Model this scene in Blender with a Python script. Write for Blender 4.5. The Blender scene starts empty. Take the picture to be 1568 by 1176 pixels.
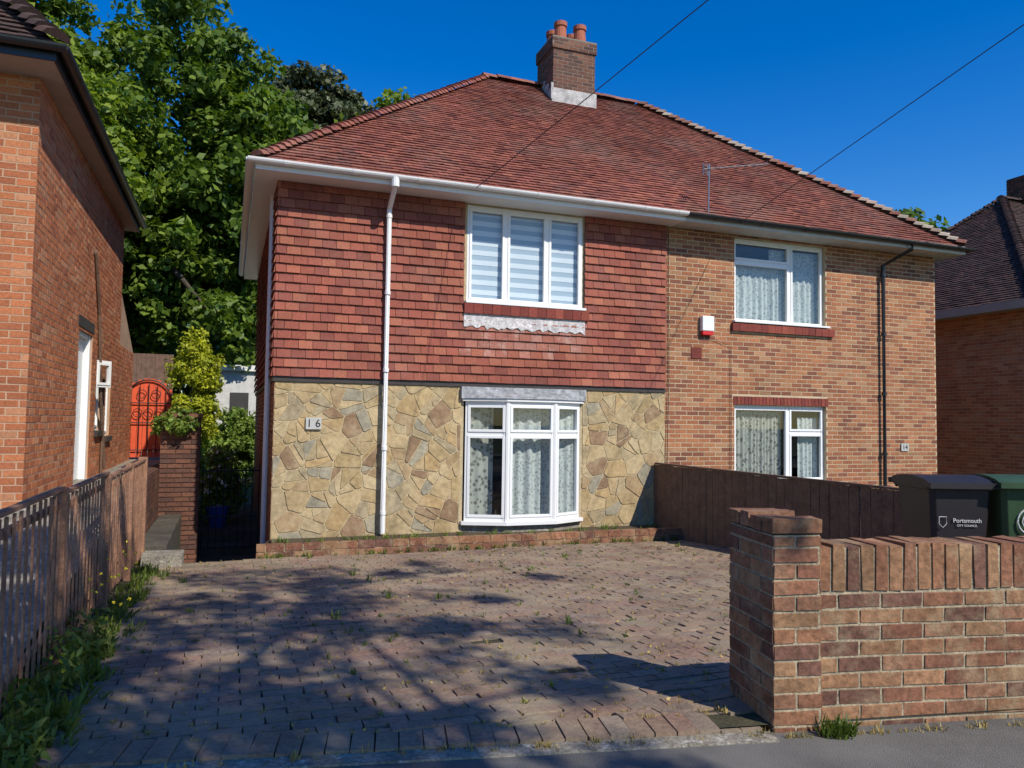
import bpy, math, random
import numpy as np
from mathutils import Vector as V, Matrix
rnd=random.Random(7)
sc=bpy.context.scene
Z=V((0,0,1))
# ---------------------------------------------------------------- helpers
class MB:
    def __init__(s): s.v=[]; s.f=[]; s.m=[]
    def poly(s,pts,mi=0):
        b=len(s.v); s.v+= [tuple(p) for p in pts]; s.f.append(tuple(range(b,b+len(pts)))); s.m.append(mi)
    def box(s,f,u0,u1,n0,n1,s0,s1,mi=0,jit=0.0,back=True):
        O,U,N,S=f
        b=len(s.v)
        for (u,n,t) in ((u0,n0,s0),(u1,n0,s0),(u1,n0,s1),(u0,n0,s1),(u0,n1,s0),(u1,n1,s0),(u1,n1,s1),(u0,n1,s1)):
            if jit: u+=rnd.uniform(-jit,jit); n+=rnd.uniform(-jit,jit); t+=rnd.uniform(-jit,jit)
            s.v.append(tuple(O+U*u+N*n+S*t))
        F=[(4,5,6,7),(0,1,5,4),(2,3,7,6),(1,2,6,5),(3,0,4,7)]
        if back: F.append((3,2,1,0))
        for q in F: s.f.append(tuple(b+i for i in q)); s.m.append(mi)
    def tube(s,pts,rad,n=8,mi=0,cap=True):
        pts=[V(p) for p in pts]
        if not isinstance(rad,(list,tuple)): rad=[rad]*len(pts)
        b=len(s.v)
        for i,p in enumerate(pts):
            d=(pts[min(i+1,len(pts)-1)]-pts[max(i-1,0)]).normalized()
            a=d.cross(V((0,0,1)))
            if a.length<.05: a=d.cross(V((1,0,0)))
            a.normalize(); c=d.cross(a)
            for k in range(n):
                t=2*math.pi*k/n
                s.v.append(tuple(p+(a*math.cos(t)+c*math.sin(t))*rad[i]))
        for i in range(len(pts)-1):
            for k in range(n):
                s.f.append((b+i*n+k,b+i*n+(k+1)%n,b+(i+1)*n+(k+1)%n,b+(i+1)*n+k)); s.m.append(mi)
        if cap:
            s.f.append(tuple(b+k for k in range(n))[::-1]); s.m.append(mi)
            e=b+(len(pts)-1)*n
            s.f.append(tuple(e+k for k in range(n))); s.m.append(mi)
def mk(name,mb,mats,parent=None,smooth=False,bevel=0):
    me=bpy.data.meshes.new(name); me.from_pydata(mb.v,[],mb.f); 
    if not isinstance(mats,(list,tuple)): mats=[mats]
    for m in mats: me.materials.append(m)
    me.polygons.foreach_set('material_index',mb.m)
    if smooth: me.polygons.foreach_set('use_smooth',[True]*len(mb.f))
    me.update()
    o=bpy.data.objects.new(name,me); sc.collection.objects.link(o)
    if parent: o.parent=parent
    if bevel:
        md=o.modifiers.new('b','BEVEL'); md.width=bevel; md.segments=2; md.limit_method='ANGLE'
    return o
def empty(name,loc=(0,0,0)):
    o=bpy.data.objects.new(name,None); sc.collection.objects.link(o); return o
def frame(O,U,N,S=(0,0,1)): return (V(O),V(U),V(N),V(S))
def npmesh(name,verts,mat,parent=None,k=4):
    n=len(verts)//k
    me=bpy.data.meshes.new(name)
    me.vertices.add(len(verts)); me.vertices.foreach_set('co',verts.astype(np.float32).ravel())
    me.loops.add(n*k); me.loops.foreach_set('vertex_index',np.arange(n*k,dtype=np.int32))
    me.polygons.add(n); me.polygons.foreach_set('loop_start',np.arange(0,n*k,k,dtype=np.int32))
    try: me.polygons.foreach_set('loop_total',np.full(n,k,dtype=np.int32))
    except Exception: pass
    me.materials.append(mat); me.update(calc_edges=True)
    o=bpy.data.objects.new(name,me); sc.collection.objects.link(o)
    if parent: o.parent=parent
    return o
# ---------------------------------------------------------------- materials
def newmat(name):
    m=bpy.data.materials.new(name); m.use_nodes=True
    nt=m.node_tree; b=nt.nodes['Principled BSDF']; return m,nt,b
def objco(nt): return nt.nodes.new('ShaderNodeTexCoord').outputs['Object']
def noise(nt,sc_,det=4,vec=None,rough=.6):
    n=nt.nodes.new('ShaderNodeTexNoise'); n.inputs['Scale'].default_value=sc_; n.inputs['Detail'].default_value=det; n.inputs['Roughness'].default_value=rough
    nt.links.new(vec or objco(nt),n.inputs['Vector']); return n.outputs['Fac']
def ramp(nt,fac,stops,interp='LINEAR'):
    r=nt.nodes.new('ShaderNodeValToRGB'); cr=r.color_ramp; cr.interpolation=interp
    while len(cr.elements)<len(stops): cr.elements.new(.5)
    for e,(p,c) in zip(cr.elements,stops): e.position=p; e.color=(*c,1) if len(c)==3 else c
    nt.links.new(fac,r.inputs['Fac']); return r.outputs['Color']
def mix(nt,a,b,fac,mode='MIX'):
    n=nt.nodes.new('ShaderNodeMix'); n.data_type='RGBA'; n.blend_type=mode
    for sock,val in ((n.inputs[0],fac),(n.inputs[6],a),(n.inputs[7],b)):
        if isinstance(val,bpy.types.NodeSocket): nt.links.new(val,sock)
        elif isinstance(val,(int,float)): sock.default_value=val
        else: sock.default_value=(*val,1)
    return n.outputs[2]
def bump(nt,b,h,st,dist=.01):
    n=nt.nodes.new('ShaderNodeBump'); n.inputs['Strength'].default_value=st; n.inputs['Distance'].default_value=dist
    nt.links.new(h,n.inputs['Height']); nt.links.new(n.outputs['Normal'],b.inputs['Normal'])
def g3(x): return (x,x,x)
def simple(name,col,rough=.7,var=.25,scale=4,bs=0,bscale=60,metal=0,fine=0.0,spec=.4,stain=None,sscale=6,smin=.55,smax=.65):
    m,nt,b=newmat(name)
    c=ramp(nt,noise(nt,scale,5),[(.3,g3(1-var)),(.7,g3(1+0*var))])
    c=mix(nt,col,c,1.0,'MULTIPLY')
    if fine:
        c2=ramp(nt,noise(nt,bscale,2),[(.35,g3(1-fine)),(.65,g3(1+fine*.3))]); c=mix(nt,c,c2,1.0,'MULTIPLY')
    if stain: c=mix(nt,c,stain,ramp(nt,noise(nt,sscale,8,rough=.7),[(smin,g3(0)),(smax,g3(.8))]))
    nt.links.new(c,b.inputs['Base Color']); b.inputs['Roughness'].default_value=rough; b.inputs['Metallic'].default_value=metal
    b.inputs['Specular IOR Level'].default_value=spec
    if bs: bump(nt,b,noise(nt,bscale,4),bs)
    return m
def island(name,cols,rough=.85,var=.3,scale=1.2,fine=.3,fscale=40,bs=.4,stain=None,stainscale=1.5,spec=.25,smin=.55,smax=.7,iv=.15):
    m,nt,b=newmat(name)
    g=nt.nodes.new('ShaderNodeNewGeometry')
    n=len(cols); c=ramp(nt,g.outputs['Random Per Island'],[(i/n,x) for i,x in enumerate(cols)],'CONSTANT')
    mu=nt.nodes.new('ShaderNodeMath'); mu.operation='MULTIPLY'; mu.inputs[1].default_value=17.3; nt.links.new(g.outputs['Random Per Island'],mu.inputs[0])
    fr=nt.nodes.new('ShaderNodeMath'); fr.operation='FRACT'; nt.links.new(mu.outputs[0],fr.inputs[0])
    c=mix(nt,c,ramp(nt,fr.outputs[0],[(0,g3(1-iv)),(1,g3(1+iv*.6))]),1.0,'MULTIPLY')
    c=mix(nt,c,ramp(nt,noise(nt,scale,5),[(.3,g3(1-var)),(.7,g3(1))]),1.0,'MULTIPLY')
    c=mix(nt,c,ramp(nt,noise(nt,fscale,3),[(.3,g3(1-fine)),(.7,g3(1.05))]),1.0,'MULTIPLY')
    if stain:
        c=mix(nt,c,stain,ramp(nt,noise(nt,stainscale,8,rough=.7),[(smin,g3(0)),(smax,g3(.75))]))
    nt.links.new(c,b.inputs['Base Color']); b.inputs['Roughness'].default_value=rough; b.inputs['Specular IOR Level'].default_value=spec
    if bs: bump(nt,b,noise(nt,fscale*1.5,4),bs,.006)
    return m
def leafmat(name,dark,light,trans=.35,scale=.5):
    m,nt,b=newmat(name); nt.nodes.remove(b); out=nt.nodes['Material Output']
    g=nt.nodes.new('ShaderNodeNewGeometry')
    c=mix(nt,dark,light,g.outputs['Random Per Island'])
    c=mix(nt,c,ramp(nt,noise(nt,scale,3),[(.3,(.55,.6,.6)),(.7,(1.25,1.15,1.0))]),1.0,'MULTIPLY')
    d=nt.nodes.new('ShaderNodeBsdfPrincipled'); d.inputs['Roughness'].default_value=.5; d.inputs['Specular IOR Level'].default_value=.3
    t=nt.nodes.new('ShaderNodeBsdfTranslucent'); mx=nt.nodes.new('ShaderNodeMixShader'); mx.inputs[0].default_value=trans
    nt.links.new(c,d.inputs['Base Color']); nt.links.new(mix(nt,c,(1.2,1.3,.5),1.0,'MULTIPLY'),t.inputs['Color'])
    nt.links.new(d.outputs[0],mx.inputs[1]); nt.links.new(t.outputs[0],mx.inputs[2]); nt.links.new(mx.outputs[0],out.inputs['Surface'])
    return m
M={}
M['roof']=island('roof_tiles',[(.38,.13,.09),(.34,.115,.085),(.41,.15,.10),(.30,.105,.08),(.36,.125,.085),(.26,.095,.075),(.39,.135,.09)],var=.35,scale=.6,stain=(.24,.17,.135),stainscale=.8,smin=.48,smax=.8)
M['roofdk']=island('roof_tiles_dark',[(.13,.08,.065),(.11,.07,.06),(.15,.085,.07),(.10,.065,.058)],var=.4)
M['hang']=island('hung_tiles',[(.38,.115,.075),(.35,.105,.07),(.40,.13,.08),(.32,.10,.07),(.37,.11,.073),(.43,.15,.09),(.29,.09,.066)],var=.35,scale=.8,fine=.25,stain=(.27,.13,.10),stainscale=1.2,smin=.5,smax=.8)
M['hangpale']=island('hung_tiles_efflorescence',[(.42,.17,.12),(.38,.145,.10),(.44,.20,.15),(.37,.135,.095)],var=.3,scale=2,fine=.25,stain=(.50,.36,.30),stainscale=5,smin=.5,smax=.75)
M['under']=simple('roof_underlay',(.04,.03,.028),.9)
M['brickR']=island('brick_orange',[(.48,.195,.09),(.43,.17,.08),(.51,.225,.105),(.37,.14,.073),(.46,.18,.085),(.50,.26,.135),(.30,.115,.068)],fine=.4,var=.28)
M['mortR']=simple('mortar_buff',(.60,.47,.30),.95,.25,3,.5,80,fine=.15)
M['brickL']=island('brick_red_orange',[(.56,.195,.08),(.51,.17,.07),(.59,.22,.095),(.44,.145,.065),(.54,.185,.08),(.58,.26,.13)],fine=.3,var=.22)
M['mortL']=simple('mortar_warm',(.54,.35,.22),.95,.25,3,.5,80,fine=.15)
M['brickW']=island('brick_garden_wall',[(.42,.20,.105),(.38,.17,.095),(.48,.25,.13),(.31,.135,.08),(.45,.25,.13),(.24,.115,.078),(.41,.20,.115)],fine=.5,fscale=30,var=.45,scale=3,bs=.9,stain=(.42,.34,.20),stainscale=4,smin=.5,smax=.74)
M['mortW']=simple('mortar_weathered',(.50,.41,.27),.95,.45,6,.8,60,fine=.3)
M['brickD']=island('brick_dark',[(.20,.09,.06),(.16,.08,.058),(.24,.11,.07),(.13,.07,.055)],fine=.4)
M['mortD']=simple('mortar_grey',(.26,.22,.17),.95,.3,4)
M['stone']=island('crazy_stone',[(.56,.41,.21),(.60,.45,.24),(.54,.39,.19),(.47,.38,.23),(.58,.43,.23),(.43,.38,.27),(.57,.42,.22),(.49,.34,.18),(.62,.48,.27),(.53,.41,.23),(.36,.23,.13),(.58,.40,.19)],fine=.35,fscale=14,var=.3,scale=4,bs=.9,stain=(.42,.34,.21),stainscale=4,smin=.5,smax=.75,iv=.10)
M['joint']=simple('stone_joint',(.56,.45,.27),.95,.3,6,.6,40,fine=.2)
M['paver']=island('block_paver',[(.38,.25,.185),(.36,.235,.175),(.40,.27,.20),(.35,.26,.20),(.38,.235,.17),(.37,.28,.215),(.40,.26,.185),(.32,.235,.185)],fine=.45,fscale=35,var=.4,scale=1.2,bs=.8,stain=(.34,.28,.175),stainscale=1.6,smin=.42,smax=.68)
M['sand']=simple('joint_sand',(.09,.08,.04),.95,.5,8,.6,60,fine=.4)
M['asph']=simple('asphalt',(.25,.235,.21),.9,.4,2,.9,220,fine=.5)
M['conc']=simple('concrete',(.36,.32,.25),.95,.5,5,.9,60,fine=.4,stain=(.55,.52,.44),sscale=14)
M['concdk']=simple('shade_dark_concrete',(.12,.105,.08),.9,.5,3,.9,60,fine=.4)  # side passage concrete, house shade put into the base colour
M['white']=simple('white_upvc',(.80,.80,.78),.35,.06,3,spec=.5)
M['whited']=simple('white_paint_old',(.62,.61,.57),.55,.25,6)
M['plate']=simple('number_plate_face',(.50,.49,.45),.5,.2,12)
M['black']=simple('black_plastic',(.018,.018,.02),.35,.2,6,spec=.5)
M['brown']=simple('brown_gutter',(.05,.04,.035),.5,.2,6)
M['soffit']=simple('soffit_paint',(.42,.33,.27),.7,.15,3)
M['lead']=simple('lead_flashing',(.45,.46,.47),.6,.6,9,.3,30,fine=.3)
M['leadw']=simple('oxidised_lead',(.74,.70,.68),.7,.45,9,.3,30,fine=.35)
M['mortwhite']=simple('lime_flaunching',(.62,.60,.56),.9,.5,6,.5,30,fine=.2)
M['sillred']=island('sill_tile',[(.29,.07,.05),(.25,.06,.045),(.33,.085,.055)],var=.2)
M['pot']=simple('chimney_pot_clay',(.42,.13,.07),.8,.3,5)
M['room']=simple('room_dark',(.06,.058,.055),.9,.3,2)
M['wood']=simple('fence_wood_brown',(.40,.205,.12),.85,.45,7,.5,50,fine=.3)
M['wood2']=simple('fence_wood_grey',(.22,.13,.085),.85,.45,7,.5,50,fine=.3)
M['soil']=simple('soil',(.12,.09,.05),.95,.5,6,.9,40,fine=.5)
M['grass']=simple('grass_ground',(.07,.11,.03),.95,.5,2,.9,60,fine=.5)
M['iron']=simple('wrought_iron',(.02,.02,.02),.5,.2,5)
M['redgate']=simple('red_gate_paint',(.72,.10,.035),.6,.2,5)
M['bark']=simple('bark',(.11,.085,.06),.95,.5,6,.9,25,fine=.4)
M['binblk']=simple('bin_plastic_black',(.022,.018,.02),.5,.2,8)
M['bingrn']=simple('bin_plastic_green',(.035,.075,.03),.5,.2,8)
M['tyre']=simple('rubber',(.02,.02,.02),.8)
M['alred']=simple('alarm_red',(.6,.02,.02),.4,.05)
M['blue']=simple('blue_glaze',(.03,.08,.35),.3,.1)
M['alu']=simple('aluminium',(.35,.35,.35),.4,.2,8,metal=.8)
M['cable']=simple('cable',(.02,.02,.02),.6)
M['oak']=leafmat('leaves_oak',(.05,.11,.016),(.21,.31,.045),.35,.35)
M['oak2']=leafmat('leaves_bright',(.10,.18,.02),(.30,.39,.045),.38,.4)
M['pine']=leafmat('needles_pine',(.055,.075,.04),(.14,.16,.08),.15,.5)
M['shrub']=leafmat('leaves_shrub',(.10,.18,.03),(.28,.38,.08),.35,1.5)
M['gold']=leafmat('leaves_golden_conifer',(.28,.32,.02),(.52,.55,.04),.3,2)
M['weed']=leafmat('weed_leaves',(.08,.13,.02),(.21,.28,.05),.3,3)
M['dry']=leafmat('dry_weeds',(.28,.21,.07),(.5,.38,.13),.2,3)
M['flower']=simple('white_petals',(.75,.75,.70),.7,.1)
M['yflower']=simple('yellow_petals',(.75,.6,.03),.7,.1)
m,nt,b=newmat('window_glass'); nt.nodes.remove(b); out=nt.nodes['Material Output']
lw=nt.nodes.new('ShaderNodeLayerWeight'); lw.inputs['Blend'].default_value=.5
pw=nt.nodes.new('ShaderNodeMath'); pw.operation='POWER'; pw.inputs[1].default_value=3.5; nt.links.new(lw.outputs['Facing'],pw.inputs[0])
ad=nt.nodes.new('ShaderNodeMath'); ad.operation='MULTIPLY_ADD'; ad.inputs[1].default_value=.8; ad.inputs[2].default_value=.07; nt.links.new(pw.outputs[0],ad.inputs[0])
tr=nt.nodes.new('ShaderNodeBsdfTransparent'); tr.inputs[0].default_value=(.9,.94,.94,1); gl=nt.nodes.new('ShaderNodeBsdfGlossy'); gl.inputs['Roughness'].default_value=.01
mx=nt.nodes.new('ShaderNodeMixShader'); nt.links.new(ad.outputs[0],mx.inputs[0]); nt.links.new(tr.outputs[0],mx.inputs[1]); nt.links.new(gl.outputs[0],mx.inputs[2]); nt.links.new(mx.outputs[0],out.inputs['Surface'])
M['glass']=m
def curtainmat(name,col,opa,vs):
    m,nt,b=newmat(name); out=nt.nodes['Material Output']; nt.nodes.remove(b)
    v=nt.nodes.new('ShaderNodeTexVoronoi'); v.inputs['Scale'].default_value=vs; nt.links.new(objco(nt),v.inputs['Vector'])
    f=ramp(nt,v.outputs['Distance'],[(.25,g3(opa)),(.5,g3(min(1,opa+.35)))])
    d=nt.nodes.new('ShaderNodeBsdfDiffuse'); d.inputs[0].default_value=(*col,1)
    t=nt.nodes.new('ShaderNodeBsdfTransparent'); mx=nt.nodes.new('ShaderNodeMixShader')
    nt.links.new(f,mx.inputs[0]); nt.links.new(t.outputs[0],mx.inputs[1]); nt.links.new(d.outputs[0],mx.inputs[2]); nt.links.new(mx.outputs[0],out.inputs['Surface'])
    return m
M['net']=curtainmat('net_curtain',(.62,.65,.62),.5,22)
M['net2']=curtainmat('lace_curtain',(.66,.66,.58),.25,14)
M['blind']=simple('blind_white',(.72,.76,.80),.7,.05)
M['blind2']=simple('blind_sheer',(.40,.48,.56),.7,.05)
# ---------------------------------------------------------------- wall generators
def sub(intv,cuts):
    res=[intv]
    for a,b in cuts:
        nr=[]
        for (x,y) in res:
            if b<=x or a>=y: nr.append((x,y)); continue
            if a>x: nr.append((x,a))
            if b<y: nr.append((b,y))
        res=nr
    return res
def sheet(mb,f,u0,u1,s0,s1,ops=(),depth=.12,mi=0):
    O,U,N,S=f
    us=sorted(set([u0,u1]+[x for o in ops for x in o[:2]])); ss=sorted(set([s0,s1]+[x for o in ops for x in o[2:4]]))
    P=lambda u,n,s:O+U*u+N*n+S*s
    for a,b in zip(us,us[1:]):
        for c,d in zip(ss,ss[1:]):
            mu,ms=(a+b)/2,(c+d)/2
            if any(o[0]<mu<o[1] and o[2]<ms<o[3] for o in ops): continue
            mb.poly([P(a,0,c),P(b,0,c),P(b,0,d),P(a,0,d)],mi)
    for o in ops:
        a,b,c,d=o[:4]
        for q in (((a,0,c),(a,-depth,c),(a,-depth,d),(a,0,d)),((b,0,c),(b,-depth,c),(b,-depth,d),(b,0,d)),((a,0,c),(b,0,c),(b,-depth,c),(a,-depth,c)),((a,0,d),(b,0,d),(b,-depth,d),(a,-depth,d))):
            mb.poly([P(*x) for x in q],mi)
def bricks(mb,f,u0,u1,s0,s1,ops=(),bw=.225,bh=.075,j=.014,proud=.0035,mi=0,jit=.001,off0=0):
    r=0; s=s0
    while s<s1-.02:
        t=min(s+bh,s1)-j; ms=(s+t)/2
        cuts=[(o[0],o[1]) for o in ops if o[2]<ms<o[3]]
        off=((r+off0)%2)*bw/2
        for (a,b) in sub((u0,u1),cuts):
            k=math.floor((a-off)/bw)
            while off+k*bw<b:
                x=max(a,off+k*bw); y=min(b,off+(k+1)*bw-j)
                if y-x>.02: mb.box(f,x,y,-.002,proud+rnd.uniform(-.0012,.0012),s,t,mi,jit,back=False)
                k+=1
        s+=bh; r+=1
def tiles(mb,f,smax,lo,hi,tw=.165,g=.1,th=.013,cuts=(),s00=0,mi=0,jit=.003,gap=.004,pale=None):
    O,U,N,S=f; rows=int(round((smax-s00)/g))
    for i in range(rows):
        s0=s00+i*g; s1=min(s0+g*1.0,smax); ms=s0+g/2
        off=(i%2)*tw/2
        cc=[(c[0],c[1]) for c in cuts if c[2]<ms<c[3]]
        for (l,h) in sub((lo(ms),hi(ms)),cc):
            k=math.floor((l-off)/tw)
            while off+k*tw<h:
                a=max(l,off+k*tw+gap/2); b=min(h,off+(k+1)*tw-gap/2); k+=1
                if b-a<.02: continue
                mm=mi
                if pale and pale[0]<(a+b)/2<pale[1] and pale[2]<ms<pale[3] and rnd.random()<(ms-pale[2])/(pale[3]-pale[2])+.45: mm=1
                n=rnd.uniform(-jit,jit); d0=rnd.uniform(-jit,jit); d1=rnd.uniform(-jit,jit)
                nb=2*th+.002+n; nt_=th*.6+n
                P=lambda u,nn,s:tuple(O+U*u+N*nn+S*s)
                q=len(mb.v)
                mb.v+=[P(a,nb+d0,s0+d0),P(b,nb+d1,s0+d1),P(b,nt_,s1),P(a,nt_,s1),P(a,nb-th+d0,s0+d0),P(b,nb-th+d1,s0+d1),P(b,nt_-th,s1),P(a,nt_-th,s1)]
                for F in ((0,1,2,3),(4,5,1,0),(1,5,6,2),(4,0,3,7)): mb.f.append(tuple(q+x for x in F)); mb.m.append(mm)
def capline(mb,P0,P1,step,r,lift=.03,mi=0):
    P0=V(P0);P1=V(P1); L=(P1-P0).length; D=(P1-P0)/L; W=D.cross(Z).normalized(); Up=W.cross(D)
    n=int(L/step)
    for i in range(n):
        q=len(mb.v)
        jr=rnd.uniform(-.008,.008)
        for t,l in ((i*step,lift),((i+1)*step+.01,0)):
            for a in range(6):
                an=math.pi*(a/5)
                mb.v.append(tuple(P0+D*t+W*(math.cos(an)*(r+l*.4+jr))+Up*(math.sin(an)*(r*.75)+l+jr-.02)))
        for a in range(5): mb.f.append((q+a,q+a+1,q+7+a,q+6+a)); mb.m.append(mi)
        mb.f.append(tuple(q+a for a in range(6))); mb.m.append(mi)
def hiproof(name,parent,X0,X1,Y0,Y1,ze,zr,ra,rb,mat,capmat=None):
    yr=(Y0+Y1)/2
    R0=V((ra,yr,zr)); R1=V((rb,yr,zr))
    c=[V((X0,Y0,ze)),V((X1,Y0,ze)),V((X1,Y1,ze)),V((X0,Y1,ze))]
    ub=MB()
    ub.poly([c[0],c[1],R1,R0]); ub.poly([c[1],c[2],R1]); ub.poly([c[2],c[3],R0,R1]); ub.poly([c[3],c[0],R0])
    mk('roof_deck',ub,M['under'],parent)
    tb=MB(); h=zr-ze
    def plane(O,U,Sv,Lu,a,b):
        L=Sv.length; S=Sv/L; N=V(U).cross(S)
        tiles(tb,(O,V(U),N,S),L,lambda s:a*s/L,lambda s:Lu-b*s/L)
    plane(c[0],(1,0,0),V((0,yr-Y0,h)),X1-X0,ra-X0,X1-rb)
    plane(c[2],(-1,0,0),V((0,-(Y1-yr),h)),X1-X0,X1-rb,ra-X0)
    plane(c[3],(0,-1,0),V((ra-X0,0,h)),Y1-Y0,Y1-yr,yr-Y0)
    plane(c[1],(0,1,0),V((rb-X1,0,h)),Y1-Y0,yr-Y0,Y1-yr)
    mk('roof_tiles',tb,mat,parent)
    cb=MB(); cb2=MB()
    for a,b in ((c[0],R0),(c[3],R0)): capline(cb,a+V((0,0,.03)),b+V((0,0,.03)),.12,.10)
    for a,b in ((c[1],R1),(c[2],R1)): capline(cb2,a+V((0,0,.03)),b+V((0,0,.03)),.16,.12,.045)
    mk('hip_tiles',cb,mat,parent); mk('hip_tiles_mortared',cb2,capmat or mat,parent)
    rb_=MB(); capline(rb_,R0+V((-.1,0,.03)),R1+V((.1,0,.03)),.3,.13,.008); mk('ridge_tiles',rb_,mat,parent)
def gutter(mb,A,B,r=.058,mi=0):
    A=V(A);B=V(B);D=(B-A).normalized();W=D.cross(Z)
    q=len(mb.v)
    for P in (A,B):
        for rr in (r,r-.006):
            for a in range(9):
                an=math.pi+math.pi*a/8
                mb.v.append(tuple(P+W*(math.cos(an)*rr)+Z*(math.sin(an)*rr)))
    for a in range(8):
        mb.f.append((q+a,q+a+1,q+19+a,q+18+a)); mb.m.append(mi)
        mb.f.append((q+9+a,q+10+a,q+28+a,q+27+a)); mb.m.append(mi)
    for (a,b,c,d) in ((0,9,27,18),(8,17,35,26)): mb.f.append((q+a,q+b,q+c,q+d)); mb.m.append(mi)
    mb.f.append(tuple(q+i for i in range(9))); mb.m.append(mi); mb.f.append(tuple(q+18+i for i in range(9))); mb.m.append(mi)
def window(parent,f,u0,u1,s0,s1,mull,trans,n1=-.03,fw=.055,tag=''):
    w=MB(); d=.06
    w.box(f,u0,u0+fw,n1-d,n1,s0,s1); w.box(f,u1-fw,u1,n1-d,n1,s0,s1)
    w.box(f,u0+.01,u1-.01,n1-d+.002,n1-.003,s0,s0+fw); w.box(f,u0+.01,u1-.01,n1-d+.002,n1-.003,s1-fw,s1)
    for m_ in mull: w.box(f,m_-fw*.5,m_+fw*.5,n1-d,n1+.002,s0+.01,s1-.01)
    edges=[u0+fw*.2]+mull+[u1-fw*.2]; g=MB()
    O,U,N,S=f
    for i,(a,b) in enumerate(zip(edges,edges[1:])):
        tr_=trans.get(i,[])
        for t in tr_: w.box(f,a,b,n1-d,n1-.006,t-fw*.5,t+fw*.5)
        ss=[s0+fw*.5]+tr_+[s1-fw*.5]
        for c,dd in zip(ss,ss[1:]):
            A,B,C,D=a+fw*.45,b-fw*.45,c+fw*.45,dd-fw*.45; e=.038
            w.box(f,A,A+e,n1-.04,n1+.012,C,D); w.box(f,B-e,B,n1-.04,n1+.012,C,D)
            w.box(f,A+.005,B-.005,n1-.04,n1+.009,C,C+e); w.box(f,A+.005,B-.005,n1-.04,n1+.009,D-e,D)
            g.poly([O+U*A+N*(n1-.02)+S*C,O+U*B+N*(n1-.02)+S*C,O+U*B+N*(n1-.02)+S*D,O+U*A+N*(n1-.02)+S*D])
    mk('window_frame'+tag,w,M['white'],parent,bevel=.003); mk('window_glass'+tag,g,M['glass'],parent)
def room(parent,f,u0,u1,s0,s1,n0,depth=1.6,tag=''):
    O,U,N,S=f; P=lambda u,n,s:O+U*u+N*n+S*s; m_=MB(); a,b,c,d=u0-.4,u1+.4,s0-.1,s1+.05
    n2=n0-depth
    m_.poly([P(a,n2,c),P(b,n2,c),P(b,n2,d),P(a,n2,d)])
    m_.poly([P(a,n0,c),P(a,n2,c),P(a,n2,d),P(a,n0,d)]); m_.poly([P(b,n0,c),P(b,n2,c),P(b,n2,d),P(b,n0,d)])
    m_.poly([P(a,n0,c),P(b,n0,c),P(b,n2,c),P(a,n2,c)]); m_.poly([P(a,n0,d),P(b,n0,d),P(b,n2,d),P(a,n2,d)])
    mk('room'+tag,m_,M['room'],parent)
def curtain(parent,f,u0,u1,s0,s1,n,mat,amp=.02,k=55,tag='',seed=0):
    O,U,N,S=f; m_=MB(); r=random.Random(seed); nu=int((u1-u0)/.012); ph=r.random()*6
    for i in range(nu+1):
        u=u0+(u1-u0)*i/nu; q=math.sin(u*k+ph+1.5*math.sin(u*7+ph))*amp+math.sin(u*k*.37)*amp*.6
        for s,sc_ in ((s1,.5),((s0+s1)/2,.9),(s0,1.2)): m_.v.append(tuple(O+U*u+N*(n+q*sc_)+S*s))
    for i in range(nu):
        for j in range(2):
            a=i*3+j; m_.f.append((a,a+3,a+4,a+1)); m_.m.append(0)
    mk('curtain'+tag,m_,mat,parent,smooth=True)
# ---------------------------------------------------------------- MAIN HOUSE
H=empty('brick_house')
XW0,XW1,XM,YF,YB=.56,12.62,6.66,10.8,18.4
BZ=-.85
F=frame((0,YF,0),(1,0,0),(0,-1,0))
bay=(3.24,5.13,.12,1.95); up=(3.25,5.15,3.38,4.86); ru=(8.02,9.98,3.36,4.84); rl=(8.02,9.98,.62,1.97)
w=MB(); sheet(w,F,XM,XW1,BZ,4.9,[ru,rl],.14); mk('front_wall_mortar',w,M['mortR'],H)
w=MB(); sheet(w,F,XW0,XM,BZ,4.9,[bay,up],.14); mk('front_wall_render',w,M['joint'],H)
w=MB(); bricks(w,F,XM,XW1,-.4,4.9,[ru,rl,(7.97,10.03,3.22,3.37),(7.97,10.03,.5,.63),(8.0,10.0,1.96,2.12)]); mk('front_wall_bricks',w,M['brickR'],H)
w=MB()
k=8.0
while k<9.98: w.box(F,k,k+.066,-.01,.012,1.97,2.11,0,.001); k+=.075
for (zz) in (3.22,.5):
    k=7.95
    while k<10.03: w.box(F,k,k+.14,-.12,.06,zz,zz+.13,0,.002); k+=.146
k=3.2
while k<5.12: w.box(F,k,k+.14,-.05,.09,3.22,3.37,0,.002); k+=.146
mk('window_sills',w,M['sillred'],H)
w=MB(); w.box(F,7.98,10.02,-.10,.075,3.37,3.40); w.box(F,7.98,10.02,-.10,.075,.632,.66); w.box(F,3.22,5.18,-.05,.10,3.372,3.41); mk('white_sills',w,M['white'],H,bevel=.003)
Lf=frame((XW0,YB,0),(0,-1,0),(-1,0,0))
w=MB(); sheet(w,Lf,0,YB-YF,BZ,4.9); 
Rf=frame((XW1,YF,0),(0,1,0),(1,0,0)); sheet(w,Rf,0,YB-YF,BZ,4.9)
Bf=frame((XW1,YB,0),(-1,0,0),(0,1,0)); sheet(w,Bf,0,XW1-XW0,BZ,4.9)
mk('side_walls_mortar',w,M['mortR'],H)
w=MB(); bricks(w,Lf,0,YB-YF,BZ,2.2); bricks(w,Rf,0,YB-YF,BZ,4.9); mk('side_walls_bricks',w,M['brickR'],H)
w=MB()
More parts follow.
